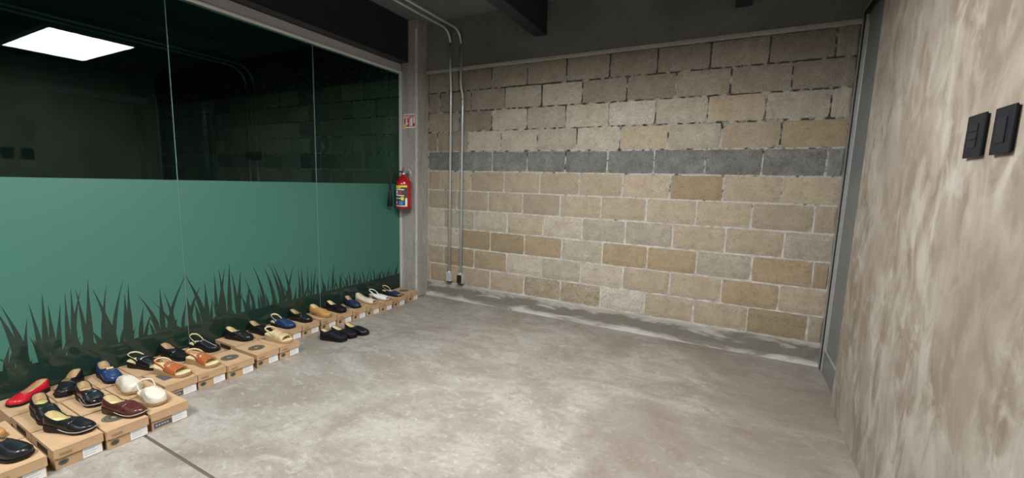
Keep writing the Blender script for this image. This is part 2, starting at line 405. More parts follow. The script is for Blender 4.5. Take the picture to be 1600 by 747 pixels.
# ------------------------------------------------------------------ glass partition
SEAMS = [NEAR, -1.74, -.66, .42, 1.50, 2.58, 3.645]
FILM_T, FILM_B = 1.273, .245
BL = [(0.654,0.61,0.723,0.345),(0.632,0.602,0.699,0.335),(0.744,0.513,0.719,0.401),(0.754,0.6,0.783,0.362),(0.81,0.641,0.802,0.355),(0.829,0.571,0.83,0.327),(0.878,0.567,0.851,0.32),(0.9,0.622,0.892,0.306),(0.926,0.647,0.919,0.337),(0.968,0.63,0.908,0.379),(1.003,0.685,0.985,0.295),(1.016,0.624,1.085,0.324),(1.084,0.638,1.044,0.296),(1.168,0.654,1.092,0.281),(1.188,0.622,1.176,0.211),(1.165,0.56,1.16,0.259),(1.228,0.538,1.327,0.205),(1.299,0.479,1.406,0.18),(1.366,0.529,1.419,0.199),(1.439,0.626,1.52,0.239),(1.52,0.634,1.383,0.233),(1.496,0.625,1.604,0.263),(1.598,0.527,1.503,0.291),(1.256,0.454,1.229,0.215),(0.944,0.639,0.97,0.36),(1.621,0.551,1.627,0.305),(1.688,0.605,1.692,0.288),(1.72,0.629,1.745,0.273),(1.765,0.627,1.714,0.282),(1.798,0.661,1.782,0.264),(1.808,0.585,1.84,0.3),(1.88,0.593,1.85,0.297),(1.901,0.523,1.968,0.268),(1.961,0.636,2.058,0.273),(1.937,0.459,1.918,0.28),(2.057,0.595,2.141,0.28),(2.128,0.61,2.227,0.288),(2.101,0.609,2.198,0.295),(2.222,0.569,2.287,0.303),(2.328,0.569,2.257,0.31),(2.363,0.529,2.379,0.312),(2.394,0.53,2.405,0.306),(2.458,0.525,2.457,0.325),(2.502,0.494,2.489,0.318),(2.55,0.516,2.509,0.314),(2.595,0.449,2.618,0.292),(2.685,0.415,2.667,0.294),(2.747,0.529,2.718,0.302),(2.795,0.382,2.822,0.281),(2.911,0.394,2.877,0.303),(3.015,0.343,2.997,0.28),(1.35,0.555,1.351,0.243)]
rg = random.Random(5)
for k in range(110):                       # short broad blades that fill the foot of the print
    y = .60 + k*.0275; BL.append((y + rg.uniform(-.05, .05), rg.uniform(.27, .42), y + rg.uniform(-.02, .02), .27))
for k in range(14): 
    y = -.6 + k*.09; BL.append((y + rg.uniform(-.05, .05), rg.uniform(.45, .66), y + rg.uniform(-.03, .03), .3))
def blade_mesh(ty, tz, by, bz, w):
    poly = []; n = 8; bow = (ty-by)*.35
    bz = FILM_B-.01
    cl = []
    for i in range(n+1):
        s = i/n; y = by + (ty-by)*s**1.7 + bow*0; z = bz + (tz-bz)*s
        cl.append((y, z, w*(1-s)**.75*(.75+.5*math.sin(math.pi*min(1, s*1.3)))))
    for y, z, h in cl[:-1]: poly.append((y-h, z))
    poly.append((cl[-1][0], cl[-1][1]))
    for y, z, h in reversed(cl[:-1]): poly.append((y+h, z))
    return poly
def yz_plate(poly, x0, t):
    bm = bmesh.new(); a = [bm.verts.new((x0+t, y, z)) for y, z in poly]; b = [bm.verts.new((x0, y, z)) for y, z in poly]; n = len(poly)
    bm.faces.new(a); bm.faces.new(b[::-1])
    for k in range(n): bm.faces.new((a[k], b[k], b[(k+1) % n], a[(k+1) % n]))
    bmesh.ops.recalc_face_normals(bm, faces=bm.faces); return bm_mesh(bm)
films = []
for i, (a, b) in enumerate(zip(SEAMS, SEAMS[1:])):
    w = box('window_%d' % (i+1), (GX-.012, a+.002, .012), (GX-.002, b-.002, 2.475), M['glass']); tag(w, kind='structure')
    e = box('pane_edge', (GX-.0115, b-.0012, .012), (GX-.0012, b+.0012, 2.47), M['edge'], w) if b < 3.6 else None
    fm = box('film', (GX-.002, a+.003, FILM_B), (GX-.0012, b-.003, FILM_T), M['film'], w)
    box('ground_print', (GX-.002, a+.003, .014), (GX-.0008, b-.003, FILM_B+.006), M['blade'], fm)
    films.append((a, b, fm))
for (ty, tz, by, bz) in BL:
    w = rg.uniform(.011, .018) if tz > .47 else rg.uniform(.009, .016)
    if by > 2.3: w *= .7
    poly = blade_mesh(ty, tz, by, bz, w)
    for a, b, fm in films:
        if a <= by < b:
            poly = [(min(max(y, a+.003), b-.003), z) for y, z in poly]
            new('grass_blade', yz_plate(poly, GX-.0012, .0004 + .0004*rg.random()), M['blade'], fm)
HD = box('trim_2', (GX-.05, NEAR, 2.468), (GX+.012, 3.668, 2.565), M['header'], None, .003); tag(HD, kind='structure')
box('lower_lip', (GX-.05, NEAR, 2.466), (GX+.020, 3.668, 2.486), plain('lip_profile', (.85, .85, .85), .4), HD, .003)
tag(box('baseboard_left', (GX-.025, NEAR, 0), (GX+.004, 3.645, .014), M['gap']), kind='structure')
# ------------------------------------------------------------------ steel beams under the slab
def ibeam(name, x0, x1, y0, y1, z0, label, fl=.012):
    t = empty(name, ((x0+x1)/2, y0, z0)); cx = (x1-x0)/2; L = y1-y0; h = CEIL-.002-z0
    box('bottom_flange', (-cx, 0, 0), (cx, L, fl), M['steel'], t, .002)
    box('web', (-cx+.006, 0, fl), (cx-.006, L, h-fl), M['steel'], t)
    box('top_flange', (-cx, 0, h-fl), (cx, L, h), M['steel'], t, .002)
    tag(t, label, 'beam', 'dark steel ceiling beams'); return t
ibeam('steel_beam', -1.825, -1.70, NEAR+.01, BACK-.04, 2.695, 'dark steel ceiling beam running to the middle of the block wall')
ibeam('steel_beam', -.14, -.03, NEAR+.01, BACK-.04, 2.69, 'dark steel ceiling beam at the top edge nearest the grey door')
ibeam('steel_beam', GX-.10, GX+.125, NEAR+.01, 3.655, 2.567, 'dark steel ceiling beam above the green glass partition')
# ------------------------------------------------------------------ neighbouring room seen through the glass
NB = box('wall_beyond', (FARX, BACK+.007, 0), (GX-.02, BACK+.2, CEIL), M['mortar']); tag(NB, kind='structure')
for c in range(11):
    js = [FARX + .2 + (c % 2)*.2 + k*MOD for k in range(0, 17)]
    lay(NB, -9.18, GX-.03, js, Z0 - (c+.5)*PIT, 'gbttl'*4, rnd)
tag(box('wall_beyond_far', (FARX-.1, NEAR, 0), (FARX, BACK+.2, CEIL), M['plainwall']), kind='structure')
tag(box('wall_beyond_column', (-9.5, 3.668, 0), (-9.2, BACK+.006, CEIL), M['column']), kind='structure')
tag(box('trim_3', (-9.10, NEAR, 2.468), (-9.0, 3.66, 2.565), M['header']), kind='structure')
# ------------------------------------------------------------------ electrical conduits
def bend(p0, d0, d1, r, n=7):
    """arc leaving p0 along d0 and ending along d1"""
    d0 = Vector(d0); d1 = Vector(d1); c = Vector(p0) + d1*r; out = []
    for i in range(n+1):
        a = math.pi/2*i/n; out.append(c - d1*r*math.cos(a) + d0*r*math.sin(a))
    return out
def conduit(x, zb, boxmat, kink, label, zt):
    t = empty('conduit', (x, BACK-.02, 0)); yy = -.014
    pts = [(0, yy, zb+.09)]
    if kink: pts += [(0, yy, 2.18), (-.004, yy, 2.23), (-.018, yy-.008, 2.30), (-.022, yy-.01, 2.36), (-.022, yy-.012, zt)]
    else: pts += [(0, yy, 2.3), (-.002, yy-.006, 2.42), (-.004, yy-.014, 2.5), (-.004, yy-.014, zt)]
    e = pts[-1]
    pts += [tuple(p) for p in bend(e, (0, 0, 1), (0, -1, 0), .13)]
    e = pts[-1]; pts.append((e[0], -3.2, e[2]))
    tube('pipe', pts, .0125, M['galv'], t, 12)
    if kink: tube('coupling', [(0, yy, 2.14), (0, yy, 2.18)], .0155, M['galv'], t, 12)
    b = box('junction_box', (-.032, -.035, zb), (.032, .019, zb+.10), M['galv'], t, .003)
    if boxmat: box('cover', (-.030, -.039, zb+.004), (.030, -.0352, zb+.096), boxmat, b, .001)
    box('cable_gland', (-.024, -.026, zb-.018), (.024, .012, zb), M['black_box'], b, .003)
    tube('connector', [(0, yy, zb+.095), (0, yy, zb+.115)], .016, M['galv'], t, 12)
    return tag(t, label, 'conduit', 'conduits on the block wall')
conduit(-2.795, .205, None, False, 'galvanised conduit ending in a plain grey box beside the concrete column', 2.75)
conduit(-2.643, .200, M['black_box'], True, 'galvanised conduit ending in a black covered box, farther from the column', 2.73)
for x, l in ((-6.45, 'galvanised conduit with small box behind the glass, left of two'), (-6.26, 'galvanised conduit with small box behind the glass, right of two')):
    t = empty('conduit', (x, BACK-.03, 0))
    tube('pipe', [(0, 0, .3), (0, 0, 2.6)] + [tuple(p) for p in bend((0, 0, 2.6), (0, 0, 1), (0, -1, 0), .25)] + [(0, -3, 2.85)], .013, M['galv'], t)
    box('junction_box', (-.06, -.03, 1.55), (.06, .028, 1.67), M['black_box'], t, .004)
    tag(t, l, 'conduit', 'conduits beyond the glass')
t = empty('conduit', (-9.1, BACK-.03, 0)); tube('pipe', [(0, 0, .3), (0, 0, 2.5)] + [tuple(p) for p in bend((0, 0, 2.5), (0, 0, 1), (-1, 0, 0), .2)], .013, M['galv'], t)
tag(t, 'single thin conduit far beyond the glass beside the dim column', 'conduit', 'conduits beyond the glass')
# ------------------------------------------------------------------ ceiling light
def ceiling_light(x, y, label):
    PL = empty('ceiling_light', (x, y, 2.50))
    box('diffuser', (-.600, -.290, 0), (.600, .290, .004), M['emit'], PL)
    bm = bmesh.new()
    for a, b in (((-.612, -.302, -.002), (.612, -.29, .03)), ((-.612, .29, -.002), (.612, .302, .03)), ((-.612, -.29, -.002), (-.60, .29, .03)), ((.60, -.29, -.002), (.612, .29, .03)), ((-.60, -.29, .005), (.60, .29, .03))): add_box(bm, a, b)
    new('frame', bm_mesh(bm), M['panel_frame'], PL)
    for sx in (-.5, .5):
        for sy_ in (-.22, .22): tube('suspension_wire', [(sx, sy_, .03), (sx, sy_, CEIL-2.5)], .002, M['galv'], PL, 6)
    return tag(PL, label, 'lamp', 'suspended LED panels')
ceiling_light(-.93, 1.76, 'bright rectangular white LED ceiling panel mirrored in the dark glass')
ceiling_light(-1.9, -.55, 'added LED fill panel, out of view over the rear of the room')  # unseen panel added to light the near floor and box fronts
# ------------------------------------------------------------------ wall switches
def switch(y0, y1, z0, z1, keys, label):
    t = empty('light_switch', (RX, (y0+y1)/2, (z0+z1)/2)); w = (y1-y0)/2; h = (z1-z0)/2
    box('backplate', (-.005, -w+.005, -h+.005), (0, w-.005, h-.005), M['switch'], t)
    box('cover_plate', (-.012, -w, -h), (-.005, w, h), M['switch'], t, .0028, 2)
    n = keys
    for k in range(n):
        a = -h*.56 + 1.12*h*k/n; b = -h*.56 + 1.12*h*(k+1)/n
        kk = box('switch_key', (-.0155, -w*.42, a+.0008), (-.011, w*.5, b-.0008), M['switch_key'], t, .0018)
        if n == 1: box('indicator', (-.0162, .004, .02), (-.0154, .010, .026), M['gap'], kk)
    return tag(t, label, 'switch', 'black wall switches')
switch(1.735, 1.842, 1.434, 1.561, 3, 'black wall switch with three stacked keys, nearer the door')
switch(1.583, 1.682, 1.433, 1.559, 1, 'black wall switch with one wide key, at the right edge')
# ------------------------------------------------------------------ sign and extinguisher
SG = empty('fire_sign', (-3.322, 3.6679, 1.886))
def plate(name, x0, x1, z0, z1, y, mt, par, t=.0012): return box(name, (x0, -y-t, z0), (x1, -y, z1), mt, par)
plate('panel', 0, .172, 0, .148, 0, M['white_p'], SG, .002)
plate('title_band', .006, .166, .126, .136, .002, M['sign_red'], SG)
plate('title_letters', .012, .10, .112, .118, .002, M['sign_red'], SG)
plate('arrow_field', .008, .080, .014, .104, .002, M['sign_red'], SG)
ar = [(.034, .098), (.054, .098), (.054, .052), (.068, .052), (.044, .022), (.020, .052), (.034, .052)]
def xz_plate(name, poly, y, t, mt, par):
    bm = bmesh.new(); a = [bm.verts.new((x, -y-t, z)) for x, z in poly]; b = [bm.verts.new((x, -y, z)) for x, z in poly]; n = len(poly)
    bm.faces.new(a); bm.faces.new(b[::-1])
    for k in range(n): bm.faces.new((a[k], b[k], b[(k+1) % n], a[(k+1) % n]))
    bmesh.ops.recalc_face_normals(bm, faces=bm.faces); return new(name, bm_mesh(bm), mt, par)
xz_plate('arrow', ar, .0033, .0008, M['white_p'], SG)
plate('picture_field', .086, .160, .014, .120, .002, M['sign_red'], SG)
xz_plate('extinguisher_picture', [(.092, .02), (.128, .02), (.128, .088), (.136, .112), (.120, .108), (.112, .114), (.104, .106), (.092, .09)], .0033, .0008, M['white_p'], SG)
xz_plate('flame_picture', [(.136, .05), (.142, .112), (.152, .118), (.158, .112), (.158, .05)], .0033, .0008, M['white_p'], SG)
plate('yellow_sticker', -.004, .032, -.004, .034, .0042, M['yellow'], SG, .0008)
plate('sticker_mark', .008, .020, .008, .020, .0051, M['print'], SG, .0006)
tag(SG, 'small red and white fire extinguisher sign with arrow on the column', 'sign')
def extinguisher(loc, label):
    t = empty('fire_extinguisher', loc); R = .083
    b = lathe('cylinder', [(.070, 0), (.080, .006), (R, .02), (R, .265), (.078, .295), (.064, .325), (.042, .348), (.024, .36), (.022, .375)], M['ext_red'], t, 36)
    lathe('base_ring', [(.0835, .004), (.0848, .008), (.0848, .026), (.0835, .03)], plain('dark_red_ring', (.28, .008, .012), .35), t, 32)
    v = lathe('valve', [(.02, .372), (.024, .376), (.024, .392), (.016, .398), (.016, .425), (.010, .43)], M['silver'], t, 16)
    box('lower_handle', (-.008, -.012, .412), (.10, .012, .417), M['galv'], v, .002)
    tube('lever', [(-.01, 0, .432), (.03, 0, .440), (.075, 0, .425), (.112, 0, .385)], .007, M['galv'], v, 8)
    tube('safety_pin', [(-.005, -.004, .43), (-.003, -.006, .452)], .004, M['ext_red'], v, 6)
    lathe('gauge', [(.001, .40), (.014, .402), (.014, .41), (.001, .412)], M['white_p'], v, 12)
    def patch(name, a0, a1, z0, z1, mt, dr, par):
        bm = bmesh.new(); n = 10; A = []; B = []
        for i in range(n+1):
            a = math.radians(a0 + (a1-a0)*i/n); x, y = (R+dr)*math.sin(a), -(R+dr)*math.cos(a)
            A.append(bm.verts.new((x, y, z0))); B.append(bm.verts.new((x, y, z1)))
        for i in range(n): bm.faces.new((A[i], A[i+1], B[i+1], B[i]))
        return new(name, bm_mesh(bm, smooth=True), mt, par)
    # the printed sheet faces the room (towards -y, turned a little to +x)
    q = -10
    lb = patch('instruction_label', q-62, q+78, .035, .245, M['print'], .0006, t)
    patch('yellow_band', q-62, q+78, .236, .255, M['yellow'], .0012, lb)
    patch('title_strip', q-30, q+30, .222, .234, M['yellow'], .0012, lb)
    patch('white_margin', q-62, q-46, .035, .225, M['white_p'], .0012, lb)
    patch('white_margin', q+62, q+78, .035, .12, M['white_p'], .0012, lb)
    patch('text_row', q-40, q+54, .205, .216, M['white_p'], .0012, lb)
    patch('text_row', q-40, q+54, .142, .152, M['white_p'], .0012, lb)
    patch('text_row', q-40, q+30, .112, .120, M['white_p'], .0012, lb)
    patch('pictogram', q-20, q+4, .172, .198, M['white_p'], .0012, lb)
    patch('pictogram', q+14, q+38, .165, .195, M['red_p'], .0012, lb)
    patch('pictogram', q-30, q+10, .156, .164, M['white_p'], .0012, lb)
    patch('pictogram', q+30, q+52, .096, .132, M['yellow'], .0012, lb)
    patch('pictogram', q-30, q-4, .092, .108, M['red_p'], .0012, lb)
    patch('pictogram', q-26, q-2, .052, .082, M['white_p'], .0012, lb)
    patch('pictogram', q-22, q-6, .058, .070, M['red_p'], .0018, lb)
    patch('pictogram', q+16, q+46, .046, .088, M['blue_p'], .0012, lb)
    patch('white_margin', q-62, q+78, .030, .040, M['white_p'], .0014, lb)
    h = tube('hose', [(-.015, 0, .405), (-.045, -.03, .402), (-.068, -.075, .39), (-.076, -.105, .35), (-.076, -.122, .29), (-.076, -.125, .20)], .0075, M['ext_blk'], t, 10)
    tube('discharge_horn', [(-.076, -.125, .215), (-.076, -.127, .19), (-.076, -.13, .03)], [.010, .014, .030], M['ext_blk'], h, 14)
    box('wall_bracket', (-.02, .078, .30), (.02, .094, .40), M['galv'], t, .002)
    return tag(t, label, 'extinguisher')
extinguisher((-3.240, 3.574, 1.005), 'red fire extinguisher hanging on the concrete column')
# ------------------------------------------------------------------ shoe boxes
BD, BW, BH = .266, .163, .096
def circ_logo(par, z):
    a = new('lid_logo', disc_mesh(.052, .052, .0004, 32), M['print'], par); a.location = (-.135, 0, z)
    for r in (.047, .034):
        o = new('logo_ring', ring_mesh(r, r, .0022, .0003, 32), M['kraft_line'], a); o.location = (0, 0, .0004)
    o = new('logo_emblem', prism_mesh([(-.02, -.006), (.0, -.018), (.02, -.004), (.008, 0), (.016, .018), (0, .008), (-.012, .016), (-.008, 0)], .0003), M['kraft_line'], a); o.location = (0, 0, .0004)
    return a
def shoe_box(xf, y0, y1, label, style='A', logo=False, hole=False, rz=0.):
    w = y1-y0; t = empty('shoe_box', (xf, (y0+y1)/2, 0), rz); h = w/2
    bd = box('body', (-BD+.004, -h+.003, 0), (-.007, h-.003, BH-.004), M['card'], t, .0012)
    LZ = .042
    # lid: top sheet with folded sides; the front flap has a rounded lower corner
    bm = bmesh.new(); add_box(bm, (-BD, -h, BH-.003), (0, h, BH))
    add_box(bm, (-BD, -h, BH-LZ), (-.0, -h+.0024, BH-.003)); add_box(bm, (-BD, h-.0024, BH-LZ), (0, h, BH-.003)); add_box(bm, (-BD, -h+.0024, BH-LZ), (-BD+.0024, h-.0024, BH-.003))
    ld = new('lid', bm_mesh(bm), M['card'], t)
    pr = [(-h, BH), (-h, BH-LZ+.014)] + [(-h+.014-.014*math.cos(a), BH-LZ+.014-.014*math.sin(a)) for a in (.4, .8, 1.2, 1.57)] + [(h, BH-LZ), (h, BH)]
    fl = new('front_flap', yz_plate(pr, -.0026, .0030), M['card'], ld)
    if style == 'A':
        wm = new('wordmark', yz_plate([(-h+.018, BH-.034), (-h+.058, BH-.034), (-h+.058, BH-.020), (-h+.018, BH-.020)], .0004, .0003), M['print_brown'], fl)
        new('wordmark_field', yz_plate([(-h+.0195, BH-.0325), (-h+.0565, BH-.0325), (-h+.0565, BH-.0215), (-h+.0195, BH-.0215)], .0007, .0002), M['card'], fl)
        for k in range(6):
            a = -h+.022+k*.0057; new('wordmark_stroke', yz_plate([(a, BH-.030), (a+.0042, BH-.030), (a+.0042, BH-.0242), (a, BH-.0242)], .0009, .0002), M['print_brown'], fl)
        o = new('oval_logo', disc_mesh(.017, .0135, .0005, 24), M['print'], bd); o.rotation_euler = (math.pi/2, 0, math.pi/2); o.location = (-.007, -h+.030, .028)
        r2 = new('oval_ring', ring_mesh(.0145, .011, .0013, .0003, 24), M['kraft_line'], o); r2.location = (0, 0, .0005)
    else:
        new('print_block', yz_plate([(-h+.012, .010), (h-.076, .010), (h-.076, .036), (-h+.012, .036)], -.007, .0005), M['print_blue'], bd)
        for k in range(5):
            a = -h+.020+k*.012; new('print_stroke', yz_plate([(a, .019), (a+.008, .019), (a+.008, .027), (a, .027)], -.0065, .0002), M['ink'], bd)
    st = new('label_sticker', yz_plate([(h-.073, .004), (h-.006, .004), (h-.006, .052), (h-.073, .052)], -.007, .0006), M['sticker'], bd)
    for k in range(3):
        z = .016+k*.011; new('label_line', yz_plate([(h-.068, z), (h-.030+.008*(k % 2), z), (h-.030+.008*(k % 2), z+.003), (h-.068, z+.003)], -.0064, .0002), M['ink'], st)
    if logo: circ_logo(ld, BH)
    if style == 'B' and logo is None: 
        o = new('lid_print', prism_mesh([(-.20, -.05), (-.09, -.05), (-.09, .03), (-.20, .03)], .0004), M['print_blue'], ld); o.location = (0, 0, BH)
    if hole:
        o = new('hand_hole', box_mesh(((-.20, -.0005, .010), (-.07, 0, .034)), bevel=0), M['hole'], bd); o.location = (0, -h+.003, .022) if False else (0, -h+.003, 0)
        new('lid_notch', box_mesh(((-.20, -h-.0006, BH-LZ-.0), (-.07, -h, BH-.014))), M['hole'], ld)
    return tag(t, label, 'box', 'kraft shoe boxes along the glass')
G1, G2, G3 = -3.088, -2.812, -2.540
C = [(.398, .565), (.590, .756), (.763, .925), (.938, 1.104)]
P = 'kraft shoe box '
shoe_box(G3+.016, *C[0], P+'in the bottom-left corner under a big black shoe toe')
shoe_box(G3-.006, *C[1], P+'with a pointed black loafer on it, second of front row', hole=True)
shoe_box(G3+.008, *C[2], P+'under the oxblood loafer, beside the floor joint', logo=True)
shoe_box(G3, *C[3], P+'with dark rectangular print, under the cream slingback', style='B')
shoe_box(G2+.014, *C[0], P+'at the left edge under the tan shoe')
shoe_box(G2-.006, *C[1], P+'under the chunky black wedge loafer', hole=True)
shoe_box(G2, C[2][0], C[2][1]+.006, P+'under the round-toed black patent loafer, middle of three rows')
shoe_box(G2, *C[3], P+'under the plain cream mule')
shoe_box(G1, .585, .750, P+'against the glass under the red shoe')
shoe_box(G1, .756, .920, P+'with dark print against the glass, under gold-bar black loafer', style='B', logo=None)
shoe_box(G1, .926, 1.088, P+'against the glass under the blue loafer with gold bar')
shoe_box(G2-.008, 1.119, 1.284, P+'with slate print patch under the nearer rust sandal', style='B', logo=None)
shoe_box(G2-.007, 1.287, 1.449, P+'under the farther rust sandal')
shoe_box(G2+.012, 1.453, 1.618, P+'with bare lid and round logo, nearer of two', logo=True, hole=True)
shoe_box(G2-.007, 1.648, 1.808, P+'with bare lid and round logo, next to the gold sandal box', logo=True)
shoe_box(G2-.004, 1.812, 1.968, P+'under the champagne gold sandal, end of its row')
shoe_box(G1, 1.095, 1.258, P+'against the glass under the black slide sandal')
shoe_box(G1, 1.264, 1.426, P+'against the glass under the black suede pump')
shoe_box(G1, 1.430, 1.592, P+'against the glass under the black slingback')
shoe_box(G1, 1.662, 1.828, P+'with open hand hole in its side, under a penny loafer', hole=True)
shoe_box(G1, 1.835, 1.998, P+'against the glass behind the gold sandal box')
shoe_box(G1, 2.020, 2.184, P+'under the blue fisherman sandal')
shoe_box(G1+.002, 2.189, 2.350, P+'under the glossy black loafer beside the fisherman sandal')
shoe_box(G1, 2.372, 2.528, P+'under the tan low-heeled shoe', hole=True)
shoe_box(G1+.012, 2.533, 2.693, P+'under the plain black slip-on, behind the floor shoes')
shoe_box(G1+.024, 2.697, 2.850, P+'under the navy slip-on beside the cream peep-toe', logo=True)
shoe_box(G1+.034, 2.855, 3.017, P+'under the cream peep-toe shoe')
shoe_box(G1+.048, 3.022, 3.178, P+'under the white slingback')
shoe_box(G1+.040, 3.215, 3.378, P+'under the navy peep-toe slingback')
shoe_box(G1+.024, 3.452, 3.610, P+'with bare lid against the column, farthest of all', logo=True, hole=True, rz=.04)
# ------------------------------------------------------------------ shoes
WT = [(0, 0), (.012, .34), (.03, .52), (.07, .71), (.13, .80), (.22, .83), (.34, .77), (.46, .76), (.58, .87), (.70, .99), (.78, 1.0), (.86, .93), (.92, .78), (.96, .60), (.985, .40), (1, 0)]
def lerp_tab(tab, t):
    for (a, u), (b, v) in zip(tab, tab[1:]):
        if t <= b: return u + (v-u)*(t-a)/(b-a)
    return tab[-1][1]
TS = [0, .012, .03, .07, .13, .19, .25, .31, .37, .43, .48, .53, .58, .63, .68, .73, .78, .83, .88, .92, .95, .975, .99, 1.0]
class Last:
    """the form a shoe is built over: x heel to toe, y across, z up"""
    def __init__(s, L=.238, Wd=.084, hh=.036, ft=.014, side=1, toe=1.0):
        s.L, s.W, s.hh, s.ft, s.side, s.toe = L, Wd, hh, ft, side, toe
    def w(s, t):
        u = lerp_tab(WT, t)
        if t > .7: u = u**(1/s.toe) if u > 0 else 0
        return u*s.W/2
    def c(s, t): return s.side*(.007*smooth((t-.35)/.6) - .004*math.sin(math.pi*min(1, t*1.6)))
    def zs(s, t): return s.ft + (s.hh-s.ft)*(1-smooth((t-.18)/.46)) + .004*smooth((t-.86)/.14)
def sole_part(la, par, mt, heel=None, spread=.0025, top_mt=None):
    """heel None: full wedge; else: separate heel block"""
    bm = bmesh.new(); top_l, top_r, bot_l, bot_r = [], [], [], []
    for t in TS:
        w = la.w(t); c = la.c(t); x = la.L*t; ww = w + (spread if 0 < t < 1 else 0)
        x2 = x + (spread if t == 1 else -spread if t == 0 else 0)
        zt = la.zs(t); zb = 0.0 + .006*smooth((t-.88)/.12)
        if heel: zb = max(zb, (zt-.006)*smooth((t-.0)/.001)*(1-smooth((t-.50)/.16)))
        for L_, sg, z, k in ((top_l, 1, zt, 1), (top_r, -1, zt, 1), (bot_l, 1, zb, .96), (bot_r, -1, zb, .96)):
            L_.append(bm.verts.new((x2*(1 if k == 1 else .992) , c + sg*ww*k, z)))
    n = len(TS)
    for i in range(n-1):
        for q in ((top_r[i], top_r[i+1], top_l[i+1], top_l[i]), (bot_l[i], bot_l[i+1], bot_r[i+1], bot_r[i]), (top_l[i], top_l[i+1], bot_l[i+1], bot_l[i]), (bot_r[i], bot_r[i+1], top_r[i+1], top_r[i])):
            bm.faces.new(q)
    bmesh.ops.remove_doubles(bm, verts=bm.verts, dist=.0002); bmesh.ops.dissolve_degenerate(bm, dist=.0001, edges=bm.edges)
    bmesh.ops.recalc_face_normals(bm, faces=bm.faces)
    so = new('sole', bm_mesh(bm), mt, par)
    if heel:
        bm = bmesh.new(); A = []
        ring = [t for t in TS if t <= .26]
        lo, hi = [], []
        for sg in (1, -1):
            for t in (ring if sg == 1 else ring[::-1]):
                hi.append(bm.verts.new((la.L*t, la.c(t)+sg*la.w(t)*.98, la.zs(t)-.005)))
                lo.append(bm.verts.new((la.L*(.02+t*.85), la.c(t)+sg*la.w(t)*.86, 0)))
        m_ = len(hi)
        for i in range(m_):
            j = (i+1) % m_; bm.faces.new((hi[i], hi[j], lo[j], lo[i]))
        bm.faces.new(hi[::-1]); bm.faces.new(lo)
        bmesh.ops.remove_doubles(bm, verts=bm.verts, dist=.0002); bmesh.ops.dissolve_degenerate(bm, dist=.0001, edges=bm.edges)
        bmesh.ops.recalc_face_normals(bm, faces=bm.faces)
        new('heel', bm_mesh(bm), heel, par)
    return so
def insole_part(la, par, mt, t1=.97, k=.93, dz=.0022):
    bm = bmesh.new(); l, r = [], []
    ts = [t for t in TS if .012 <= t <= t1]
    for t in ts:
        l.append(bm.verts.new((la.L*t, la.c(t)+la.w(t)*k, la.zs(t)+dz))); r.append(bm.verts.new((la.L*t, la.c(t)-la.w(t)*k, la.zs(t)+dz)))
    for i in range(len(ts)-1): bm.faces.new((r[i], r[i+1], l[i+1], l[i]))
    ex = bmesh.ops.extrude_face_region(bm, geom=bm.faces[:]); 
    bmesh.ops.translate(bm, vec=(0, 0, -.002), verts=[v for v in ex['geom'] if isinstance(v, bmesh.types.BMVert)])
    bmesh.ops.recalc_face_normals(bm, faces=bm.faces)
    return new('insole', bm_mesh(bm), mt, par)
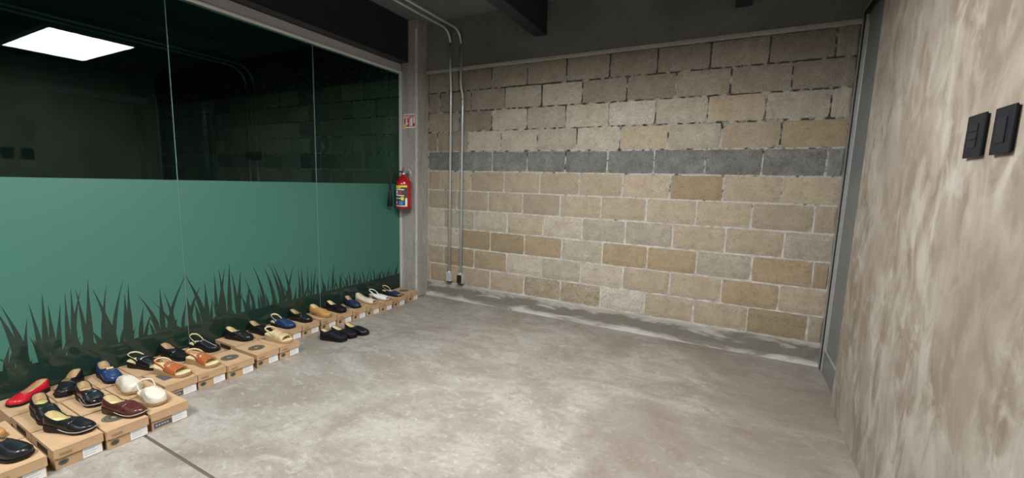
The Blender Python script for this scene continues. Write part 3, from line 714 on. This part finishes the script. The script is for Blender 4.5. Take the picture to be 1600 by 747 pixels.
class Upper:
    def __init__(s, la, t0=0., t1=1., t_open=.52, hc=.045, hd=.030, hv=.052, htoe=.026, th=52, e=.60):
        s.la, s.t0, s.t1, s.to, s.hc, s.hd, s.hv, s.ht, s.th, s.e = la, t0, t1, t_open, hc, hd, hv, htoe, math.radians(th), e
    def lim(s, t):
        return s.th + (math.pi/2-s.th)*smooth((t-(s.to-.14))/.14)**1.3 if t < s.to else math.pi/2
    def top(s, t):
        collar = s.hc + (s.hd-s.hc)*smooth(t/.36)
        if t <= s.to:
            k = smooth((t-(s.to-.22))/.22); return collar*(1-k) + s.hv*k
        k = (t-s.to)/(1-s.to)
        return s.hv + (s.ht-s.hv)*smooth(k*1.15) - (s.ht*.45)*smooth((t-.93)/.07)
    def P(s, t, th, sg, off=0.):
        la = s.la; lm = s.lim(t); h = s.top(t)/math.sin(lm)**.85; w = la.w(t)+off
        bulge = 1 - .02*(1-th)
        return Vector((la.L*t + (off if t > .9 else -off if t < .05 else 0), la.c(t) + sg*w*max(0, math.cos(th))**s.e*bulge, la.zs(t) - .001 + (h+off)*math.sin(th)**.85))
    def build(s, par, mt, lining, thick=.0026, name='upper'):
        bm = bmesh.new(); ts = sorted({t for t in TS if s.t0 < t < s.t1} | {s.t0, s.t1, s.to, s.to-.03, s.to-.06} & {t for t in [s.t0, s.t1, s.to, s.to-.03, s.to-.06] if s.t0 <= t <= s.t1}); n = 8
        g = []
        for t in ts:
            lm = s.lim(t); row = []
            for sg in (1, -1): row.append([bm.verts.new(s.P(t, lm*j/n, sg)) for j in range(n+1)])
            g.append(row)
        for a, b in zip(g, g[1:]):
            for q, fl in ((0, False), (1, True)):
                for j in range(n):
                    f = (a[q][j], b[q][j], b[q][j+1], a[q][j+1]); bm.faces.new(f[::-1] if fl else f)
        bmesh.ops.remove_doubles(bm, verts=bm.verts, dist=.0003); bmesh.ops.dissolve_degenerate(bm, dist=.0001, edges=bm.edges)
        bmesh.ops.recalc_face_normals(bm, faces=bm.faces)
        bm.faces.ensure_lookup_table()
        fz = sum(f.normal.z*f.calc_area() for f in bm.faces)
        if fz < 0: bmesh.ops.reverse_faces(bm, faces=bm.faces)
        me = bm_mesh(bm, smooth=True); me.materials.append(mt); me.materials.append(lining)
        o = new(name, me, (), par)
        so = o.modifiers.new('thickness', 'SOLIDIFY'); so.thickness = thick; so.offset = -1; so.material_offset = 1; so.material_offset_rim = 0; so.use_even_offset = False
        return o
    def band(s, par, mt, ta, tb, thmin, off, name, nn=8, tilt=0.):
        """strip of leather laid over the vamp from side to side"""
        bm = bmesh.new(); rows = []
        for i in range(5):
            row = []
            for j in range(-nn, nn+1):
                th = math.pi/2 - abs(j)/nn*(math.pi/2-thmin); t = ta + (tb-ta)*i/4 - tilt*(abs(j)/nn)
                e = .5*off if i in (0, 4) else off
                row.append(bm.verts.new(s.P(t, th, 1 if j >= 0 else -1, e)))
            rows.append(row)
        for a, b in zip(rows, rows[1:]):
            for j in range(2*nn): bm.faces.new((a[j], a[j+1], b[j+1], b[j]))
        bmesh.ops.recalc_face_normals(bm, faces=bm.faces)
        if sum(f.normal.z for f in bm.faces) < 0: bmesh.ops.reverse_faces(bm, faces=bm.faces)
        o = new(name, bm_mesh(bm, smooth=True), mt, par)
        so = o.modifiers.new('thickness', 'SOLIDIFY'); so.thickness = .0018; so.offset = -1
        return o
    def moc_seam(s, par, mt, name='moc_seam', th0=38, tend=.93, r=.0014):
        pts = []
        for sg in (1, -1):
            seq = []
            for i in range(9):
                k = i/8; t = (s.to-.04) + (tend-(s.to-.04))*k; th = math.radians(th0) + (math.pi/2-math.radians(th0))*max(0, (k-.55)/.45)**1.8
                seq.append(s.P(t, th, sg, .0008))
            pts += seq if sg == 1 else seq[::-1][1:]
        return tube(name, pts, r, mt, par, 6)
    def collar(s, par, mt, r=.0019):
        pts = []
        for sg in (1, -1):
            seq = [s.P(t, s.lim(t), sg, -.0006) for t in [.003, .02, .05, .1, .16, .22, .28, .34, .4, .46, .5, .55, .6, .65] if t < s.to-.004] + [s.P(s.to, math.pi/2, sg, -.0006)]
            pts += seq[::-1] if sg == 1 else seq[1:]
        return tube('collar_binding', pts, r, mt, par, 6)
def ribbon(name, pts, h, th, mt, par, slant=0.):
    """strap standing on edge: path points are its centre line"""
    bm = bmesh.new(); pts = [Vector(p) for p in pts]; rows = []
    for i, p in enumerate(pts):
        d = (pts[min(i+1, len(pts)-1)]-pts[max(i-1, 0)]); d.z = 0; d.normalize(); nrm = Vector((d.y, -d.x, 0))
        rows.append([bm.verts.new(p + nrm*a*th/2 + Vector((0, 0, b*h/2))) for a, b in ((1, 1), (1, -1), (-1, -1), (-1, 1))])
    for a, b in zip(rows, rows[1:]):
        for k in range(4): bm.faces.new((a[k], a[(k+1) % 4], b[(k+1) % 4], b[k]))
    bm.faces.new(rows[0][::-1]); bm.faces.new(rows[-1]); bmesh.ops.recalc_face_normals(bm, faces=bm.faces)
    return new(name, bm_mesh(bm, smooth=True), mt, par)
def sling(la, par, mt, t0, z0, zh, h=.011, name='heel_strap', mt2=None):
    pts = []
    for sg in (1, -1):
        seq = []
        for i in range(9):
            t = t0*(1-i/8)**1.0; tt = max(t, .0); w = la.w(max(tt, .0))*.97
            k = i/8; seq.append((la.L*tt, la.c(tt)+sg*w, la.zs(tt) + z0 + (zh-z0)*k))
        pts += seq if sg == 1 else seq[::-1][1:]
    o = ribbon(name, pts, h, .003, mt, par)
    if mt2: ribbon('strap_lining', [(x*(.97)+.006, y*.93, z) for x, y, z in pts], h*.9, .002, mt2, o)
    return o
def sock(la, par, t0=.10, t1=.30, lime=True, k=.6):
    bm = bmesh.new()
    def quad(ta, tb, z):
        v = [bm.verts.new((la.L*t, la.c(t)+s_*la.w(.2)*k, la.zs(t)+z)) for t, s_ in ((ta, -1), (tb, -1), (tb, 1), (ta, 1))]; bm.faces.new(v)
    quad(t0, t1, .0030)
    o = new('sock_label', bm_mesh(bm), M['sock'], par)
    if lime:
        bm = bmesh.new(); quad2 = [bm.verts.new((la.L*t, la.c(t)+s_*la.w(.2)*k, la.zs(t)+.0036)) for t, s_ in ((t0, -1), (t0+.4*(t1-t0), -1), (t0+.4*(t1-t0), 1), (t0, 1))]; bm.faces.new(quad2)
        new('sock_print', bm_mesh(bm), M['lime'], o)
TOPZ = BH + .0008
def place(label, heel, ang, z=TOPZ, tilt=0.):
    t = empty('shoe', (heel[0], heel[1], z), math.radians(ang)); return tag(t, label, 'shoe', 'display shoes')
def loafer(label, heel, ang, mt='black', sole='sole_b', strap=None, orn=None, seam=None, lining='lining', z=TOPZ, hh=.034, ft=.014, side=1, t_open=.55, hc=.046, hv=.05, htoe=.028, toe=1.0, wd=.084, L=.238, lab=True, heel_mt=None, seam_th=38, collar=True, piping=None, lime=True):
    t = place(label, heel, ang, z); la = Last(L, wd, hh, ft, side, toe)
    sole_part(la, t, M[sole], M[heel_mt] if heel_mt else None)
    insole_part(la, t, M[lining])
    if lab: sock(la, t, .17, .42, lime)
    u = Upper(la, t_open=t_open, hc=hc, hv=hv, htoe=htoe); up_ = u.build(t, M[mt], M[lining])
    if collar: u.collar(up_, M[mt])
    if seam: u.moc_seam(up_, M[seam], th0=seam_th)
    if strap: st = u.band(up_, M[strap], t_open+.015, t_open+.115, math.radians(18), .0022, 'saddle_strap')
    if orn:
        p = u.P(t_open+.065, math.pi/2, 1, .004); o = box('ornament', (-.010, -.017, -.002), (.010, .017, .005), M[orn], up_, .0025, 2); o.location = p; o.rotation_euler = (0, .25, 0)
    if piping:
        pts = [(la.L*q, la.c(q)+s_*(la.w(q)+.0035), la.zs(q)+.001) for s_ in (1, -1) for q in ([.45, .52, .58, .64, .7, .76, .82, .88, .92, .95, .975, .99] if s_ == 1 else [1, .99, .975, .95, .92, .88, .82, .76, .7, .64, .58, .52, .45])]
        tube('welt_piping', pts, .0016, M[piping], up_, 6)
    return t
def sandal(label, heel, ang, mt='black', sole='sole_b', foot='lining_y', t0=.44, t1=.84, sl=True, slit='silver', z=TOPZ, hh=.036, ft=.016, side=1, hv=.050, htoe=.030, slm=None, heel_mt=None, lin=None):
    t = place(label, heel, ang, z); la = Last(.240, .088, hh, ft, side, .95)
    so = sole_part(la, t, M[sole], M[heel_mt] if heel_mt else None)
    insole_part(la, t, M[foot], .985, .97, .004)
    u = Upper(la, t0=t0, t1=t1, t_open=t0-.02, hv=hv, htoe=htoe, e=.55); u.ht = htoe+.004
    up_ = u.build(t, M[mt], M[lin or 'lining_y'])
    if sl: sling(la, t, M[slm or mt], t0+.02, .026, .046, mt2=M['lining_y'])
    if slit:
        o = u.band(up_, M[slit], t0+.09, t0+.125, math.radians(52), .0012, 'metal_inlay', 3)
    return t, u, up_, la
def slingback(label, heel, ang, mt='black', sole='sole_b', t_open=.60, t1=1.0, z=TOPZ, hh=.036, ft=.014, side=1, seam=None, lining='lining_y', hv=.048, htoe=.028, heel_mt=None, sh=.012, wd=.084, t0=.40, zh=.05, lime=False):
    t = place(label, heel, ang, z); la = Last(.240, wd, hh, ft, side, 1.0)
    sole_part(la, t, M[sole], M[heel_mt] if heel_mt else None); insole_part(la, t, M[lining], .985, .95, .003)
    if lime: sock(la, t, .14, .4, True)
    u = Upper(la, t0=t0, t1=t1, t_open=t_open, hd=.026, hc=.03, hv=hv, htoe=htoe); up_ = u.build(t, M[mt], M[lining])
    sling(la, t, M[mt], t0+.03, .022, zh, sh, mt2=M[lining])
    if seam: tube('centre_seam', [u.P(t_open + (.97-t_open)*i/8, math.pi/2, 1, .001) for i in range(9)], .0016, M[seam], up_, 6)
    return t, u, up_, la
# near rows
loafer('large black loafer toe on the nearest box in the bottom-left corner', (-2.785, .425), 27, 'black', side=-1, hv=.056, htoe=.036, wd=.092)
loafer('tan slip-on shoe cut off by the left edge', (-3.075, .425), 18, 'tanl', 'sole_t', side=1)
loafer('bright red low-cut shoe leaning towards the left edge', (-3.318, .775), -58, 'red', 'sole_b', t_open=.66, hc=.046, hv=.034, htoe=.024, hh=.022, ft=.012, lining='lining', collar=True, wd=.086, L=.198)
loafer('chunky black wedge loafer half hidden behind a pointed one', (-3.066, .682), -5, 'black', hh=.046, ft=.022, strap='black', hc=.046)
loafer('pointed black loafer with pale piping, on second front box', (-2.815, .648), 20, 'black', strap='black', seam=None, piping='piping', toe=.8, hh=.034, lining='lining_y', hv=.046, htoe=.024)
loafer('black loafer with gold bar, against the glass', (-3.315, .905), -36, 'black', strap='black', orn='brass', hh=.032, L=.225, piping='sole_b')
loafer('round-toed black patent loafer with tan lining, second row', (-3.090, .853), -4, 'patent', strap='patent', seam='patent', piping='piping', hh=.032)
loafer('blue loafer with gold bar and black sole', (-3.335, 1.018), -6, 'blue', strap='blue', orn='brass', hh=.03, lime=False)
loafer('oxblood leather loafer with pale welt', (-2.790, .852), 14, 'wine', 'sole_w', strap='wine', seam='wine', piping='piping', lining='lining_y', hh=.032)
loafer('plain cream mule with smooth rounded toe', (-3.085, 1.028), -10, 'cream', 'sole_t', t_open=.50, hc=.02, hv=.062, htoe=.048, hh=.022, wd=.092, lab=False, collar=False, lining='cream')
t, u, up_, la = slingback('cream slingback with gathered round toe', (-2.835, 1.030), -8, 'cream', 'sole_t', t_open=.50, hv=.060, htoe=.046, hh=.022, wd=.092, t0=.34, zh=.058, sh=.007, lime=True, lining='cream')
for k in range(9):
    for sg in (1, -1):
        tt = .62 + .036*k; tube('gather_stitch', [u.P(tt, math.radians(34+26*j), sg, .0012) for j in range(2)], .0016, M['cream'], up_, 5)
sandal('black slide sandal with silver inlay against the glass', (-3.330, 1.150), 17, 'black', 'sole_b', t0=.38, t1=.80)
loafer('black suede pump with glossy cap toe', (-3.340, 1.330), 9, 'suede', t_open=.50, strap='patent', hh=.040, heel_mt='sole_b', lab=False, hv=.046)
sandal('rust brown open-toe sandal, nearer of the pair', (-3.088, 1.196), 12, 'rust', 'sole_t', t0=.40, t1=.80)
sandal('rust brown open-toe sandal, farther of the pair', (-3.085, 1.362), 14, 'rust', 'sole_t', t0=.40, t1=.80, side=-1)
t, u, up_, la = slingback('black leather slingback with pale centre seam', (-3.335, 1.500), 10, 'black', 'sole_b', t_open=.52, seam='piping', t0=.30, hv=.052, zh=.06, lime=True)
u.band(up_, M['silver'], .46, .49, math.radians(66), .0014, 'buckle', 3)
loafer('glossy black penny loafer on box with side hole', (-3.340, 1.738), 10, 'patent', strap='black', seam='patent', hh=.034, lining='lining_y')
loafer('dark textured slip-on loafer right behind the gold sandal', (-3.335, 1.915), 2, 'suede', strap=None, seam='black', hh=.032)
t, u, up_, la = sandal('champagne gold open-toe sandal on the last box of its row', (-3.066, 1.878), 6, 'gold', 'sole_c', t0=.36, t1=.82, hh=.042, slit=None, foot='lining_y')
u.band(up_, M['gold'], .48, .56, math.radians(20), .003, 'crossed_band', tilt=.05); u.band(up_, M['gold'], .62, .72, math.radians(20), .003, 'crossed_band', tilt=-.05)
t, u, up_, la = slingback('shiny blue fisherman sandal with closed toe', (-3.330, 2.090), 5, 'blue', 'sole_b', t_open=.50, t0=.30, hh=.030, hv=.052, zh=.056, sh=.016)
for k in range(3): u.band(up_, M['denim'], .56+.11*k, .585+.11*k, math.radians(25), .0014, 'cut_slit', 5, .06)
tube('centre_strap', [u.P(.5+.05*i, math.pi/2, 1, .002) for i in range(9)], .004, M['blue'], up_, 6)
loafer('glossy black loafer between fisherman sandal and tan shoe', (-3.345, 2.268), 3, 'patent', strap='patent', seam='black', hh=.036)
loafer('tan low-heeled slip-on shoe', (-3.325, 2.452), 0, 'tanl', 'sole_t', hh=.038, heel_mt='sole_t', t_open=.52, seam=None, lining='lining_y', lime=False)
loafer('plain black slip-on shoe behind the floor shoes', (-3.320, 2.625), -3, 'suede', seam='black', lining='lining_y', lime=False)
loafer('navy slip-on shoe angled beside the cream peep-toe', (-3.318, 2.835), -14, 'navy', 'sole_b', seam='blue', lining='lining', lime=False)
def peep(label, heel, ang, mt, sole, lin, heel_mt=None, sl=False):
    t = place(label, heel, ang); la = Last(.240, .080, .040, .012, 1, .85)
    sole_part(la, t, M[sole], M[heel_mt] if heel_mt else None); insole_part(la, t, M[lin], .985, .93, .003)
    u = Upper(la, t0=.30 if sl else 0., t1=.93, t_open=.62, hv=.040, htoe=.024, hc=.046, hd=.028); up_ = u.build(t, M[mt], M[lin])
    if sl: sling(la, t, M[mt], .33, .022, .05, .011, mt2=M[lin])
    return t
peep('cream peep-toe shoe with low wedge', (-3.298, 2.945), 5, 'cream', 'sole_t', 'cream')
peep('white peep-toe slingback with low heel', (-3.285, 3.108), 6, 'whitel', 'sole_c', 'whitel', 'sole_c', True)
peep('navy peep-toe slingback near the column', (-3.292, 3.300), 2, 'navy', 'sole_b', 'lining_y', None, True)
F = .0006
loafer('black wedge shoe on the bare floor, nearest of three', (-2.942, 2.254), 13, 'suede', z=F, t_open=.42, hh=.036, ft=.018, hv=.056, hc=.046, htoe=.034, lining='lining_y', lab=False, strap='suede')
loafer('black shoe on the bare floor, middle of three', (-2.942, 2.364), 10, 'suede', z=F, hh=.030, ft=.016, lining='lining_y', seam='black', lime=False)
loafer('black shoe on the bare floor, farthest of three', (-2.912, 2.476), 6, 'black', z=F, hh=.030, ft=.016, lining='lining_y', seam='black', lime=False)
